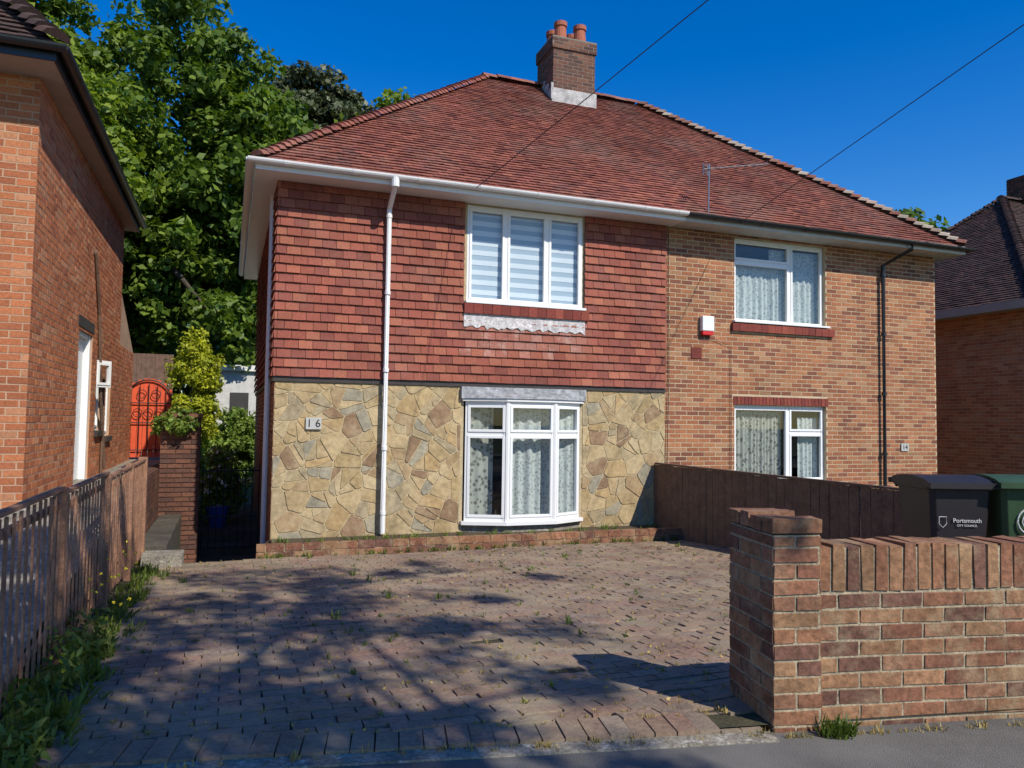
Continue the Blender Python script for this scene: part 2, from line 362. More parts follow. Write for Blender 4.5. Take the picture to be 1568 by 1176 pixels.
tiles(w,(F[0]+V((0,-.02,0)),F[1],F[2],F[3]),4.9,lambda s:XW0-.03,lambda s:XM,tw=.19,g=.129,th=.019,cuts=[(3.2,5.18,3.2,4.95)],s00=2.2,gap=.006,pale=(3.2,5.18,2.55,3.2))
tiles(w,(Lf[0]+V((-.02,0,0)),Lf[1],Lf[2],Lf[3]),4.9,lambda s:0,lambda s:YB-YF+.03,tw=.19,g=.129,th=.019,s00=2.2,gap=.006)
mk('hung_tiles',w,[M['hang'],M['hangpale']],H)
w=MB(); w.box(F,XW0-.03,XM,0,.03,2.13,2.2); w.box(Lf,0,YB-YF,0,.03,2.13,2.2); mk('tile_batten',w,M['brown'],H)
w=MB(); n=44; top=[];bot=[]
for i in range(n+1):
    u=3.2+1.98*i/n; nn=.064+.005*math.sin(i*1.7)+rnd.uniform(0,.003)
    top.append(F[0]+F[1]*u+F[2]*.055+Z*3.22); bot.append(F[0]+F[1]*u+F[2]*nn+Z*(3.02+.02*((i%4)/2-1)+rnd.uniform(-.02,.02)))
for i in range(n): w.poly([bot[i],bot[i+1],top[i+1],top[i]])
mk('lead_apron',w,M['leadw'],H)
w=MB(); w.box(F,3.18,5.2,.0,.085,1.955,2.13); mk('lead_flashing',w,M['lead'],H,bevel=.004)
# crazy stone
def clip(poly,nx,ny,d):
    out=[]
    for i in range(len(poly)):
        p,q=poly[i],poly[(i+1)%len(poly)]; a=p[0]*nx+p[1]*ny-d; b=q[0]*nx+q[1]*ny-d
        if a<=0: out.append(p)
        if a*b<0: t=a/(a-b); out.append((p[0]+(q[0]-p[0])*t,p[1]+(q[1]-p[1])*t))
    return out
def area(p): return abs(sum(p[i][0]*p[(i+1)%len(p)][1]-p[(i+1)%len(p)][0]*p[i][1] for i in range(len(p))))/2
def crazy(mb,f,u0,u1,s0,s1,cell,seed,gap=.006):
    r=random.Random(seed); pts=[]; O,U,N,S=f
    tries=0
    while tries<3000:
        tries+=1
        p=(r.uniform(u0-.1,u1+.1),r.uniform(s0-.1,s1+.1)); md=cell*r.choice([.55,.8,1.0,1.2])
        if all(math.hypot(p[0]-q[0],p[1]-q[1])>min(md,q[2]) for q in pts): pts.append((p[0],p[1],md))
    cells=[]
    for p in pts:
        poly=[(u0,s0),(u1,s0),(u1,s1),(u0,s1)]
        for q in pts:
            if q is p: continue
            dx,dy=q[0]-p[0],q[1]-p[1]; L=math.hypot(dx,dy)
            if L>cell*4: continue
            poly=clip(poly,dx/L,dy/L,(p[0]*dx+p[1]*dy)/L+L*(.5+.1*(p[2]-q[2])/cell))
            if len(poly)<3: break
        if len(poly)>=3: cells.append(poly)
    out=[]
    def split(poly,dep):
        A=area(poly)
        if A<.035 or dep>2 or (A<.10 and r.random()<.45): out.append(poly); return
        cx=sum(x[0] for x in poly)/len(poly)+r.uniform(-.04,.04); cy=sum(x[1] for x in poly)/len(poly)+r.uniform(-.04,.04)
        a=r.uniform(0,math.pi); nx,ny=math.cos(a),math.sin(a); d=cx*nx+cy*ny
        for q in (clip(poly,nx,ny,d),clip(poly,-nx,-ny,-d)):
            if len(q)>=3: split(q,dep+1)
    for c in cells: split(c,0)
    for poly in out:
        n=len(poly); cx=sum(x[0] for x in poly)/n; cy=sum(x[1] for x in poly)/n
        q=poly
        for i in range(n):
            a,b=poly[i],poly[(i+1)%n]; L=math.hypot(b[0]-a[0],b[1]-a[1])
            if L<1e-4: continue
            nx,ny=(b[1]-a[1])/L,-(b[0]-a[0])/L
            if (cx-a[0])*nx+(cy-a[1])*ny>0: nx,ny=-nx,-ny
            q=clip(q,nx,ny,a[0]*nx+a[1]*ny-gap)
            if len(q)<3: break
        if len(q)<3 or area(q)<.002: continue
        pl=[]; m=len(q)
        for i in range(m):
            a,b=q[i],q[(i+1)%m]; L=math.hypot(b[0]-a[0],b[1]-a[1]); e=min(.25,.014/max(L,.001))
            pl.append((a[0]*(1-e)+b[0]*e,a[1]*(1-e)+b[1]*e))
            if L>.1:
                for t in (.3,.65): pl.append((a[0]+(b[0]-a[0])*t+r.uniform(-.005,.005),a[1]+(b[1]-a[1])*t+r.uniform(-.005,.005)))
            pl.append((a[0]*e+b[0]*(1-e),a[1]*e+b[1]*(1-e)))
        h=.006+r.uniform(0,.009); tx,ty=r.uniform(-.02,.02),r.uniform(-.02,.02); b0=len(mb.v); n=len(pl)
        for (x,y) in pl: mb.v.append(tuple(O+U*x+S*y))
        for (x,y) in pl: mb.v.append(tuple(O+U*(cx+(x-cx)*.98)+S*(cy+(y-cy)*.98)+N*(h+tx*(x-cx)+ty*(y-cy))))
        for i in range(n): mb.f.append((b0+i,b0+(i+1)%n,b0+n+(i+1)%n,b0+n+i)); mb.m.append(0)
        mb.f.append(tuple(b0+n+i for i in range(n))); mb.m.append(0)
w=MB(); crazy(w,F,XW0,3.2,-.1,2.13,.44,3); crazy(w,F,5.17,XM,-.1,2.13,.44,5); mk('crazy_stone_cladding',w,M['stone'],H)
# windows
window(H,F,up[0],up[1],up[2],up[3],[3.87,4.55],{},n1=.0,tag='_first_floor')
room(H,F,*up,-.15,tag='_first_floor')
w=MB(); s=up[2]; i=0
while s<up[3]: w.box(F,up[0],up[1],-.09-.004*(i%2),-.085-.004*(i%2),s,s+.075,i%2); s+=.075; i+=1
mk('window_blind',w,[M['blind'],M['blind2']],H)
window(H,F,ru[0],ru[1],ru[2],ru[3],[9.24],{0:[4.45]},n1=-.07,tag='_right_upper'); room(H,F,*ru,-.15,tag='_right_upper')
curtain(H,F,8.02,8.9,ru[2],ru[3]-.40,-.19,M['net'],tag='_a',seed=1); curtain(H,F,8.9,9.98,ru[2],ru[3]-.1,-.19,M['net'],tag='_b',seed=2)
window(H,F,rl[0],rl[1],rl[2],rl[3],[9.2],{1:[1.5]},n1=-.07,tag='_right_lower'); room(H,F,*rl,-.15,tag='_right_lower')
curtain(H,F,8.02,9.15,rl[2],rl[3]-.05,-.19,M['net2'],tag='_c',seed=3,k=80); curtain(H,F,9.5,9.98,rl[2],rl[3]-.2,-.19,M['net'],tag='_d',seed=4)
bp=[V((3.26,YF-.02,0)),V((3.84,YF-.27,0)),V((4.60,YF-.27,0)),V((5.12,YF-.02,0))]
for i in range(3):
    a,b=bp[i],bp[i+1]; U=(b-a).normalized(); N=V((U.y,-U.x,0)); L=(b-a).length
    window(H,(a,U,N,Z),0.0,L,.16,1.92,[],{0:[1.44]},n1=.0,fw=.06,tag='_bay_%d'%i)
w=MB()
for zz0,zz1,ex in ((.11,.16,.05),(1.92,1.955,.04)):
    pts=[V((bp[0].x-.06,YF,0)),bp[0]+V((-.05,-ex,0)),bp[1]+V((-.02,-ex,0)),bp[2]+V((.02,-ex,0)),bp[3]+V((.05,-ex,0)),V((bp[3].x+.06,YF,0))]
    lo=[p+Z*zz0 for p in pts]; hi=[p+Z*zz1 for p in pts]
    w.poly(hi); w.poly(lo[::-1])
    for i in range(6): w.poly([lo[i],lo[(i+1)%6],hi[(i+1)%6],hi[i]])
for p in bp[1:3]: w.tube([p+V((0,.02,.16)),p+V((0,.02,1.92))],.04,8)
mk('bay_sill_and_head',w,M['white'],H)
w=MB(); pts=[V((3.24,YF,0)),bp[1]+V((0,.03,0)),bp[2]+V((0,.03,0)),V((5.13,YF,0))]
for i in range(3): w.poly([pts[i]-Z*.2,pts[i+1]-Z*.2,pts[i+1]+Z*.11,pts[i]+Z*.11])
mk('bay_plinth',w,M['conc'],H)
w=MB(); pts=[V((3.18,YF,2.13)),V((3.2,YF-.08,1.96)),bp[1]+V((-.03,-.06,1.96)),bp[2]+V((.03,-.06,1.96)),V((5.18,YF-.08,1.96)),V((5.2,YF,2.13))]
w.poly([pts[0],pts[1],pts[2]]); w.poly([pts[0],pts[2],pts[3],pts[5]]); w.poly([pts[3],pts[4],pts[5]]); mk('bay_lead_roof',w,M['lead'],H)
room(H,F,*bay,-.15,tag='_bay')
curtain(H,F,3.32,3.72,.16,1.9,-.04,M['net2'],.012,tag='_e',seed=5); curtain(H,F,3.88,4.58,.16,1.9,.08,M['net'],.03,45,tag='_f',seed=6); curtain(H,F,4.66,5.05,.16,1.9,-.02,M['net'],.015,tag='_g',seed=7)
# roof
EX0,EX1,EY0,EY1=.24,12.88,10.38,18.82
hiproof('roof',H,EX0,EX1,EY0,EY1,5.02,8.67,4.75,8.3,M['roof'],capmat=island('hip_tile_mortared',[(.38,.20,.14),(.52,.38,.28),(.34,.14,.10),(.58,.48,.37)],var=.3))
I=frame((0,0,0),(1,0,0),(0,1,0))
w=MB(); w.box(I,EX0,XM+.1,EY0,EY1,4.885,4.9); w.box(I,EX0,XM+.1,EY0-.02,EY0,4.88,5.03); w.box(I,EX0-.02,EX0,EY0-.02,EY1,4.88,5.03); mk('soffit_fascia_white',w,M['white'],H)
w=MB(); w.box(I,XM+.1,EX1,EY0,EY1,4.885,4.9); w.box(I,XM+.1,EX1,EY0-.02,EY0,4.88,5.03); w.box(I,EX1,EX1+.02,EY0-.02,EY1,4.88,5.03); w.box(I,EX0,EX1,EY1,EY1+.02,4.88,5.03); mk('soffit_fascia_aged',w,M['whited'],H)
w=MB(); gutter(w,(EX0-.12,EY0-.085,5.0),(XM+.1,EY0-.085,5.0)); gutter(w,(EX0-.085,EY1,5.0),(EX0-.085,EY0-.08,5.0))
for x in (.6,1.5,2.4,3.3,4.2,5.1,6.0,6.6):
    gutter(w,(x-.035,EY0-.085,4.999),(x+.035,EY0-.085,4.999),.064)
w.tube([(2.05,EY0-.085,4.96),(2.05,EY0-.085,4.86),(2.05,10.68,4.62),(2.05,10.68,.04)],.036,10)
for zz in (4.5,3.4,2.3,1.2,.3): w.tube([(2.05,10.68,zz),(2.05,10.68,zz+.05)],.042,10)
w.tube([(2.05,EY0-.085,4.97),(2.05,EY0-.085,4.84)],.055,10)
w.tube([(.50,11.5,4.88),(.50,11.5,-.6)],.04,8)
mk('white_gutter_downpipe',w,M['white'],H,smooth=False)
w=MB(); gutter(w,(XM+.1,EY0-.085,4.995),(EX1+.14,EY0-.085,4.985)); gutter(w,(EX1+.085,EY0-.08,4.98),(EX1+.085,EY1,4.98))
for x in (7.3,8.2,9.1,10,10.9,11.8,12.6): gutter(w,(x-.03,EY0-.085,4.993),(x+.03,EY0-.085,4.993),.064)
w.tube([(11.5,EY0-.085,4.95),(11.5,EY0-.085,4.85),(11.25,10.72,4.6),(11.25,10.72,.04)],.038,10)
for zz in (4.4,3.3,2.2,1.1): w.tube([(11.25,10.72,zz),(11.25,10.72,zz+.06)],.047,10)
mk('black_gutter_downpipe',w,M['black'],H)
# chimney
cx0,cx1,cy0,cy1=5.98,6.92,14.0,14.85
w=MB(); ch=MB()
cf=[(frame((cx0,cy0,0),(1,0,0),(0,-1,0)),cx1-cx0),(frame((cx0,cy1,0),(0,-1,0),(-1,0,0)),cy1-cy0),(frame((cx1,cy0,0),(0,1,0),(1,0,0)),cy1-cy0),(frame((cx1,cy1,0),(-1,0,0),(0,1,0)),cx1-cx0)]
for i,(f,L) in enumerate(cf):
    sheet(w,f,0,L,8.0,9.5); bricks(ch,f,0,L,8.0,9.28,off0=i)
    f2=(f[0]+f[2]*.03,f[1],f[2],f[3]); bricks(ch,f2,-.03,L+.03,9.28,9.5,off0=i+1); sheet(w,f2,-.03,L+.03,9.28,9.5)
w.box(I,cx0-.03,cx1+.03,cy0-.03,cy1+.03,9.495,9.53); mk('chimney_mortar',w,M['mortD'],H); mk('chimney_bricks',ch,M['brickD'],H)
w=MB(); 
f=cf[0][0]; w.box(f,-.03,cx1-cx0+.03,0,.03,8.0,8.44,0,.004); w.box(f,-.05,.0,0,.025,8.2,8.54); 
for i in range(4): w.box(cf[1][0],.05+i*.2,.24+i*.2,0,.02,8.1,8.75-.07*abs(1-i)*2+.0,0,.003)
mk('chimney_flaunching',w,M['mortwhite'],H)
w=MB()
for (x,y) in ((6.22,14.2),(6.66,14.2),(6.22,14.62),(6.66,14.62)):
    w.tube([(x,y,9.53),(x,y,9.56),(x,y,9.84),(x,y,9.84),(x,y,9.93),(x,y,9.93)],[.15,.14,.115,.14,.14,.10],14)
mk('chimney_pots',w,M['pot'],H)
w=MB(); w.box(F,7.32,7.55,.01,.10,3.18,3.43,0); w.box(F,7.33,7.54,.012,.09,3.11,3.18,1); mk('alarm_box',w,[M['white'],M['alred']],H,bevel=.01)
w=MB(); w.box(F,7.16,7.36,.005,.016,2.72,2.9); mk('wall_vent',w,M['sillred'],H)
w=MB(); w.box(F,.98,1.19,.03,.045,1.48,1.64); w.box(F,11.71,11.89,.012,.025,1.18,1.32); mk('number_plates',w,M['plate'],H,bevel=.003)
def text(body,x,z,y,size,mat,parent,rot=(math.pi/2,0,0)):
    c=bpy.data.curves.new('lettering','FONT'); c.body=body; c.size=size; c.align_x='CENTER'; c.align_y='CENTER'; c.extrude=.002; c.materials.append(mat)
    o=bpy.data.objects.new('lettering',c); o.location=(x,y,z); o.rotation_euler=rot; sc.collection.objects.link(o); o.parent=parent; return o
text('1 6',1.085,1.56,YF-.048,.15,M['iron'],H); text('14',11.8,1.25,YF-.028,.13,M['iron'],H)
w=MB(); w.tube([(7.25,10.45,4.95),(7.27,10.45,5.9)],.013,6); A=V((7.16,10.45,5.80));B=V((8.25,10.2,5.95)); w.tube([A,B],.009,6)
for i in range(7):
    p=A.lerp(B,.1+i*.14); w.tube([p+V((-.02,.06,-.04)),p+V((.02,-.06,.04))],.005,5)
for k in (-.09,-.03,.03,.09): w.tube([A+V((-.02,-.10,k)),A+V((.04,.10,k))],.007,5)
w.tube([A+V((0,0,-.1)),A+V((0,0,.1))],.012,6); w.tube([A+V((.08,0,-.1)),A+V((.08,0,.09))],.012,6)
mk('tv_aerial',w,M['alu'],H)
w=MB(); w.tube([(6.7,YF-.03,4.85),(6.72,YF-.03,2.4),(6.68,YF-.04,1.0)],.006,5); w.tube([(7.42,YF-.03,3.1),(7.93,YF-.03,2.95),(7.93,YF-.03,.6)],.005,5); mk('wall_cables',w,M['brown'],H)
# ---------------------------------------------------------------- LEFT HOUSE
H2=empty('brick_house')
xw=-1.86; y0,y1=8.6,15.0; gz=.5
S2=frame((xw,y0,0),(0,1,0),(1,0,0))
door=(2.55,3.6,.72,2.78); wl=(5.0,5.5,1.3,2.3); w2=(4.05,4.55,1.4,2.5)
w=MB(); sheet(w,S2,0,y1-y0,gz,4.98,[door,wl,w2],.25); 
F2=frame((-9,y0,0),(1,0,0),(0,-1,0)); sheet(w,F2,0,9+xw,gz,4.98); mk('wall_mortar',w,M['mortL'],H2)
w=MB(); bricks(w,S2,0,y1-y0,gz,4.98,[door,wl,w2]); bricks(w,F2,0,9+xw+.0,gz,4.98,off0=1); mk('wall_bricks',w,M['brickL'],H2)
w=MB(); w.box(S2,door[0],door[0]+.08,-.2,-.02,.72,2.78); w.box(S2,door[1]-.08,door[1],-.2,-.02,.72,2.78); w.box(S2,door[0]+.01,door[1]-.01,-.2,-.03,2.70,2.775); w.box(S2,door[0]+.08,door[1]-.08,-.16,-.10,.74,2.70)
mk('side_door',w,M['white'],H2,bevel=.004)
window(H2,S2,*wl,[],{},n1=-.04,tag='_a'); window(H2,S2,*w2,[],{},n1=-.04,tag='_b')
room(H2,S2,*wl,-.26,.6,'_a'); room(H2,S2,*w2,-.26,.6,'_b')
window(H2,frame((xw,y0+4.05,0),(.5,.866,0),(.866,-.5,0)),0,.32,2.05,2.45,[],{},n1=0,fw=.035,tag='_open')
w=MB()
k=door[0]-.08
while k<door[1]+.05: w.box(S2,k,k+.066,-.01,.012,2.79,2.93); k+=.075
w.box(S2,wl[0]-.05,wl[1]+.05,-.05,.05,1.22,1.3); w.box(S2,w2[0]-.05,w2[1]+.05,-.05,.05,1.32,1.4)
mk('lintels',w,M['brown'],H2)
w=MB(); w.tube([(xw+.03,12.0,3.9),(xw+.03,12.5,3.1),(xw+.03,12.9,1.9),(xw+.05,13.4,.8)],.025,7); w.tube([(xw+.03,12.0,3.9),(xw+.01,12.0,3.95)],.025,7); w.tube([(xw+.03,13.2,.7),(xw+.03,13.2,2.2)],.02,7); mk('waste_pipes',w,M['wood2'],H2)
E2=frame((xw,y1,0),(0,1,0),(1,0,0)); w=MB(); sheet(w,E2,0,2.0,gz,2.9); w.poly([V((xw,y1,2.9)),V((xw,y1+2,2.9)),V((xw,y1,3.8))]); w.poly([V((xw,y1+2,gz)),V((-6,y1+2,gz)),V((-6,y1+2,2.9)),V((xw,y1+2,2.9))]); w.poly([V((xw,y1,3.8)),V((xw,y1+2,2.9)),V((-6,y1+2,2.9)),V((-6,y1,3.8))]); mk('rear_extension',w,M['mortL'],H2)
w=MB(); bricks(w,E2,0,2.0,gz,2.9); mk('rear_extension_bricks',w,M['brickL'],H2)
w=MB(); sheet(w,frame((-9,y1,0),(1,0,0),(0,1,0)),0,9+xw,gz,4.98); sheet(w,frame((-9,y0,0),(0,1,0),(-1,0,0)),0,y1-y0,gz,4.98); mk('back_walls',w,M['mortL'],H2)
ex1=xw+.20
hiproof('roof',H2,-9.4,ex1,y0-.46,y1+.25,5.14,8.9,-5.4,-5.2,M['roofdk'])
w=MB(); w.box(I,-9.4,ex1,y0-.46,y1+.25,4.98,5.0); mk('soffit',w,M['soffit'],H2)
w=MB(); w.box(I,ex1,ex1+.02,y0-.48,y1+.27,4.97,5.13); w.box(I,-9.4,ex1,y0-.48,y0-.46,4.97,5.13); gutter(w,(ex1+.08,y0-.56,5.1),(ex1+.08,y1+.28,5.1)); gutter(w,(-9.4,y0-.54,5.1),(ex1+.12,y0-.54,5.1)); mk('gutter',w,M['black'],H2)
# ---------------------------------------------------------------- RIGHT HOUSE
H3=empty('brick_house')
w=MB(); bk=MB()
x3=16.0; S3=frame((x3,18.5,0),(0,-1,0),(-1,0,0)); F3=frame((x3,11.3,0),(1,0,0),(0,-1,0))
sheet(w,S3,0,7.2,BZ,4.2); sheet(w,F3,0,9,BZ,4.2); bricks(bk,S3,0,7.2,0,4.2); bricks(bk,F3,0,9,0,4.2,off0=1); mk('wall_mortar',w,M['mortL'],H3); mk('wall_bricks',bk,M['brickL'],H3)
w=MB(); sheet(w,frame((x3,18.5,0),(1,0,0),(0,1,0)),0,9,BZ,4.2); sheet(w,frame((25,11.3,0),(0,1,0),(1,0,0)),0,7.2,BZ,4.2); mk('back_walls',w,M['mortL'],H3)
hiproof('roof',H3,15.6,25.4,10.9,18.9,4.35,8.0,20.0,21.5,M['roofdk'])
w=MB(); w.box(I,15.6,25.4,10.9,18.9,4.2,4.22); w.box(I,15.57,15.6,10.9,18.9,4.18,4.36); w.box(I,15.6,25.4,10.87,10.9,4.18,4.36); mk('soffit_fascia',w,M['soffit'],H3)
w=MB()
for f,L in ((frame((20.7,14.5,0),(1,0,0),(0,-1,0)),.8),(frame((20.7,15.3,0),(0,-1,0),(-1,0,0)),.8),(frame((21.5,14.5,0),(0,1,0),(1,0,0)),.8)): bricks(w,f,0,L,7.3,8.75)
w.box(I,20.71,21.49,14.51,15.29,7.2,8.75); mk('chimney',w,M['brickD'],H3)
# ---------------------------------------------------------------- GROUND
def dz(y): return .24-(y-3)*.05
def st(x): return 3.45-.2*x
w=MB(); w.poly([(-400,-400,-.8),(400,-400,-.8),(400,600,-.8),(-400,600,-.8)]); mk('ground',w,M['grass'])
w=MB(); w.poly([(-14,20.0,-.3),(14,20.0,-.3),(14,60,-.3),(-14,60,-.3)]); w.poly([(-1,20,-.3),(14,20,-.3),(14,20,-.8),(-1,20,-.8)]); mk('back_garden_lawn',w,M['grass'])
w=MB()
sx=[-60,-.98,2.3,7,14,60]
for a,b in zip(sx,sx[1:]):
    w.poly([(a,-1.2,.2),(b,-1.2,.2),(b,st(b) if b<14.1 else .6,.2),(a,st(a) if a>-2 else st(-.98),.2)])
w.poly([(-60,-1.2,.2),(60,-1.2,.2),(60,-1.2,-.3),(-60,-1.2,-.3)])
mk('pavement',w,M['asph'])
w=MB(); w.poly([(-60,-7.5,.08),(60,-7.5,.08),(60,-1.3,.08),(-60,-1.3,.08)]); mk('road',w,simple('road_asphalt',(.06,.06,.06),.9,.3,2,.8,150,fine=.4))
w=MB()
for i in range(-40,40): w.box(I,i*.9,i*.9+.89,-1.33,-1.2,-.1,.205,0,.001)
mk('kerb',w,M['conc'])
w=MB(); w.box(I,-60,60,-9.5,-7.5,-.3,.2); mk('pavement',w,M['asph'])
w=MB()
xs=[-.98,1,2.3,4,6.6,10,14]
for a,b in zip(xs,xs[1:]):
    w.poly([(a,st(a),dz(st(a))-.012),(b,st(b),dz(st(b))-.012),(b,9.98,dz(9.98)-.012),(a,9.98,dz(9.98)-.012)])
w.poly([(6.45,9.98,dz(9.98)-.012),(14,9.98,dz(9.98)-.012),(14,10.82,dz(9.98)-.012),(6.45,10.82,dz(9.98)-.012)])
w.poly([(-.98,9.98,dz(9.98)-.012),(.56,9.98,dz(9.98)-.012),(.56,9.98,-.8),(-.98,9.98,-.8)])
mk('driveway_bed',w,M['sand'])
DS=V((0,1,-.05)).normalized(); DN=V((1,0,0)).cross(DS)
DF=(V((0,3,.24)),V((1,0,0)),DN,DS)
w=MB(); j=-.8; r=0
while 3+j<9.95:
    y=3+j; k=-.74-(r%2)*.105
    while k<6.45:
        a=max(k,-.74); b=min(k+.202,6.42)
        mx_=(a+b)/2
        if y>st(mx_)+.14 and b-a>.03 and y+.1<9.97 and rnd.random()>.004:
            h=.004+rnd.uniform(-.005,.005)+.008*math.sin(mx_*1.7+y)*math.sin(y*1.1)
            w.box(DF,a,b,-.03,h,j,j+.094,0,.0035,back=False)
        k+=.21
    j+=.104; r+=1
mk('driveway',w,M['paver'])
w=MB(); E=V((1,-.2,0)).normalized(); En=V((.2,1,0)).normalized()
O=V((-.9,st(-.9),.205)); k=0
while k<3.3:
    w.box((O,E,En,Z),k,k+.098,-.02,.2,-.05,.018+rnd.uniform(-.006,.006),0,.003); k+=.104
mk('driveway_edging',w,M['paver'])
w=MB(); w.box((O,E,En,Z),-.1,3.35,-.12,-.02,-.05,.004,0); mk('concrete_haunch',w,M['conc'])
w=MB()
for c in range(2):
    k=.36-(c%2)*.11
    while k<6.5:
        a=max(k,.36); w.box(I,a,min(k+.215,6.45),9.98,10.085,-.13+c*.1,-.04+c*.095,0,.004); k+=.226
mk('low_brick_edging',w,M['brickW'])
w=MB(); w.box(I,.37,6.45,9.99,10.08,-.8,.045); mk('edging_mortar',w,M['mortW'])
w=MB(); w.poly([(.56,10.08,.0),(6.6,10.08,.0),(6.6,10.82,.0),(.56,10.82,.0)]); w.poly([(.37,10.0,.0),(.37,10.0,-.8),(.56,10.82,-.8),(.56,10.82,.0)]); mk('front_bed',w,M['soil'])
w=MB(); w.poly([(-.98,st(-.98)+.05,.225),(-.74,st(-.74)+.05,.222),(-.74,9.97,dz(9.97)+.004),(-.98,9.97,dz(9.97)+.02)]); mk('soil_strip',w,M['soil'])
w=MB(); 
w.poly([(-14,st(-.98),.24),(-1.0,st(-.98),.24),(-1.0,8.5,.72),(-14,8.5,.72)]); w.poly([(-14,8.5,.72),(-1.0,8.5,.72),(-1.0,26,.8),(-14,26,.8)])
mk('raised_garden_ground',w,M['conc'])
w=MB(); wf=frame((-1.0,3.6,0),(0,1,0),(1,0,0)); w.box(wf,6.3,22,-.15,-.01,-.85,.82); bricks(w,wf,6.3,14,-.8,.82); mk('retaining_brick_wall',w,M['brickD'])
w=MB(); w.poly([(-1,9.98,-.66),(.56,9.98,-.66),(.56,13.6,-.66),(-1,13.6,-.66)])
for i in range(2): w.box(I,-.99,.55,13.6+i*.35,13.95+i*.35 if i==0 else 20.0,-.8,-.48+.17*i,0,.0)
mk('side_path',w,M['concdk'])
w=MB(); w.box(I,-.9,-.46,9.6,9.97,-.2,.05,0,.012)
mk('concrete_step',w,M['conc'],bevel=.01)
w=MB()
for i in range(4): w.box(I,-.98,-.66,10.0+i*.8,10.78+i*.8,-.75,.10,0,.008)
mk('concrete_ledge',w,M['concdk'],bevel=.01)
w=MB(); sf=frame((-1.0,13.1,0),(1,0,0),(0,-1,0)); w.box(sf,0,.58,-.22,-.01,-.8,1.62); bricks(w,sf,0,.58,-.75,1.62); w.box(sf,-.02,.60,-.24,.02,1.62,1.68); mk('brick_gate_pier',w,M['brickD'])
w=MB(); g0=-.38
for i in range(9): w.tube([(g0+i*.11,13.5,-.55),(g0+i*.11,13.5,.85)],.009,6)
for zz in (-.5,.0,.75): w.tube([(g0,13.5,zz),(g0+.9,13.5,zz)],.014,6)
mk('iron_gate',w,M['iron'])
w=MB(); gx0,gx1,gy=-1.97,-1.12,17.1; n=8; bw=(gx1-gx0)/n
for i in range(n):
    a=gx0+i*bw; c=(a+bw/2-(gx0+gx1)/2)/((gx1-gx0)/2); top=1.98+.42*math.sqrt(max(0,1-c*c))
    w.box(I,a+.004,a+bw-.004,gy,gy+.03,.8,top)
w2_=MB(); cxg=(gx0+gx1)/2
for i in range(5): 
    x=gx0+.1+i*.16; c=(x-cxg)/.43; w2_.tube([(x,gy-.05,.85),(x,gy-.05,1.9+.40*math.sqrt(max(0,1-c*c)))],.008,6)
w2_.tube([(cxg+.42*math.cos(t),gy-.05,1.95+.42*math.sin(t)) for t in [math.pi*i/14 for i in range(15)]],.016,6)
for zz in (.95,1.5,1.9): w2_.tube([(gx0,gy-.05,zz),(gx1,gy-.05,zz)],.012,6)
for (x,zz) in ((cxg-.2,1.7),(cxg+.2,1.7),(cxg,1.7),(cxg-.13,2.08),(cxg+.13,2.08)): w2_.tube([(x+.085*math.cos(t),gy-.06,zz+.085*math.sin(t)) for t in [2*math.pi*i/12 for i in range(13)]],.008,5)
G=empty('garden_gate'); mk('red_boards',w,M['redgate'],G); mk('iron_scrollwork',w2_,M['iron'],G)
# ---------------------------------------------------------------- FENCES
Fn=empty('picket_fence'); w=MB(); p=MB()
ff=frame((-.92,0,0),(0,1,0),(1,0,0))
y=3.45
def ftop(y): return 1.17 if y<5.2 else (1.14 if y<7.0 else 1.10)
while y<9.85:
    w.box(ff,y,y+.032,0,.011,dz(y)+.10,ftop(y)+rnd.uniform(-.008,.008),0,.002); y+=.128
for (a,b) in ((3.4,5.2),(5.2,7.0),(7.0,8.6),(8.6,9.9)):
    t=ftop(a+.3)
    for zz in (t-.10,t-.80): p.box(ff,a,b,-.022,-.002,zz,zz+.04)
    p.box(ff,a-.035,a+.035,-.04,.03,dz(a)-.1,t+.05); p.box(ff,a,b,-.02,.02,t+.009,t+.03)
p.box(ff,9.86,9.95,-.06,.035,-.3,1.15)
mk('pickets',w,M['wood'],Fn); mk('rails_posts',p,M['wood'],Fn)
Fn=empty('board_fence'); w=MB(); ff=frame((6.47,0,0),(0,1,0),(-1,0,0)); y=5.6
while y<10.72:
    w.box(ff,y,y+.14,0,.014+rnd.uniform(0,.008),dz(y)-.02,.97+rnd.uniform(-.006,.006),0,.003); y+=.15
mk('boards',w,M['wood2'],Fn)
p=MB()
for a in (5.6,7.3,9.0,10.65): p.box(ff,a,a+.09,-.1,-.003,dz(a)-.1,.95)
for zz in (.15,.8): p.box(ff,5.6,10.74,-.06,-.004,zz,zz+.06)
p.box(ff,5.58,10.74,-.03,.035,.972,1.0); mk('rails_posts',p,M['wood2'],Fn)
w=MB(); k=-12
while k<-1.7: w.box(I,k,k+.12,25,25.02,-.3,3.5,0,.003); k+=.125
mk('back_garden_fence',w,M['wood2'])
# ---------------------------------------------------------------- FRONT WALL + PIER
Wl=empty('brick_garden_wall')
E=V((1,-.2,0)).normalized(); En=V((-.2,-1,0)).normalized(); C=V((2.41,2.95,0))
gb=.18
pf=[((C,E,En,Z),.235),((C+E*.235,-En,E,Z),.46),((C-En*.46+E*.235,-E,-En,Z),.235),((C-En*.46,En,-E,Z),.46)]
w=MB(); m_=MB()
for i,(f,L) in enumerate(pf): bricks(w,f,0,L,gb-.1,1.11,proud=.005,bw=.235,jit=.003,j=.013,off0=i)
m_.box((C,E,-En,Z),.0,.235,.0,.46,-.1,1.105)
for i,(a,b) in enumerate(((0,.105),(.118,.235),(.245,.345),(.355,.47))):
    w.box((C,E,-En,Z),-.008,.115 if i==1 else .243,a-.006,b-.01,1.115,1.185+rnd.uniform(-.006,.004),0,.004)
WO=C+E*.235-En*.03
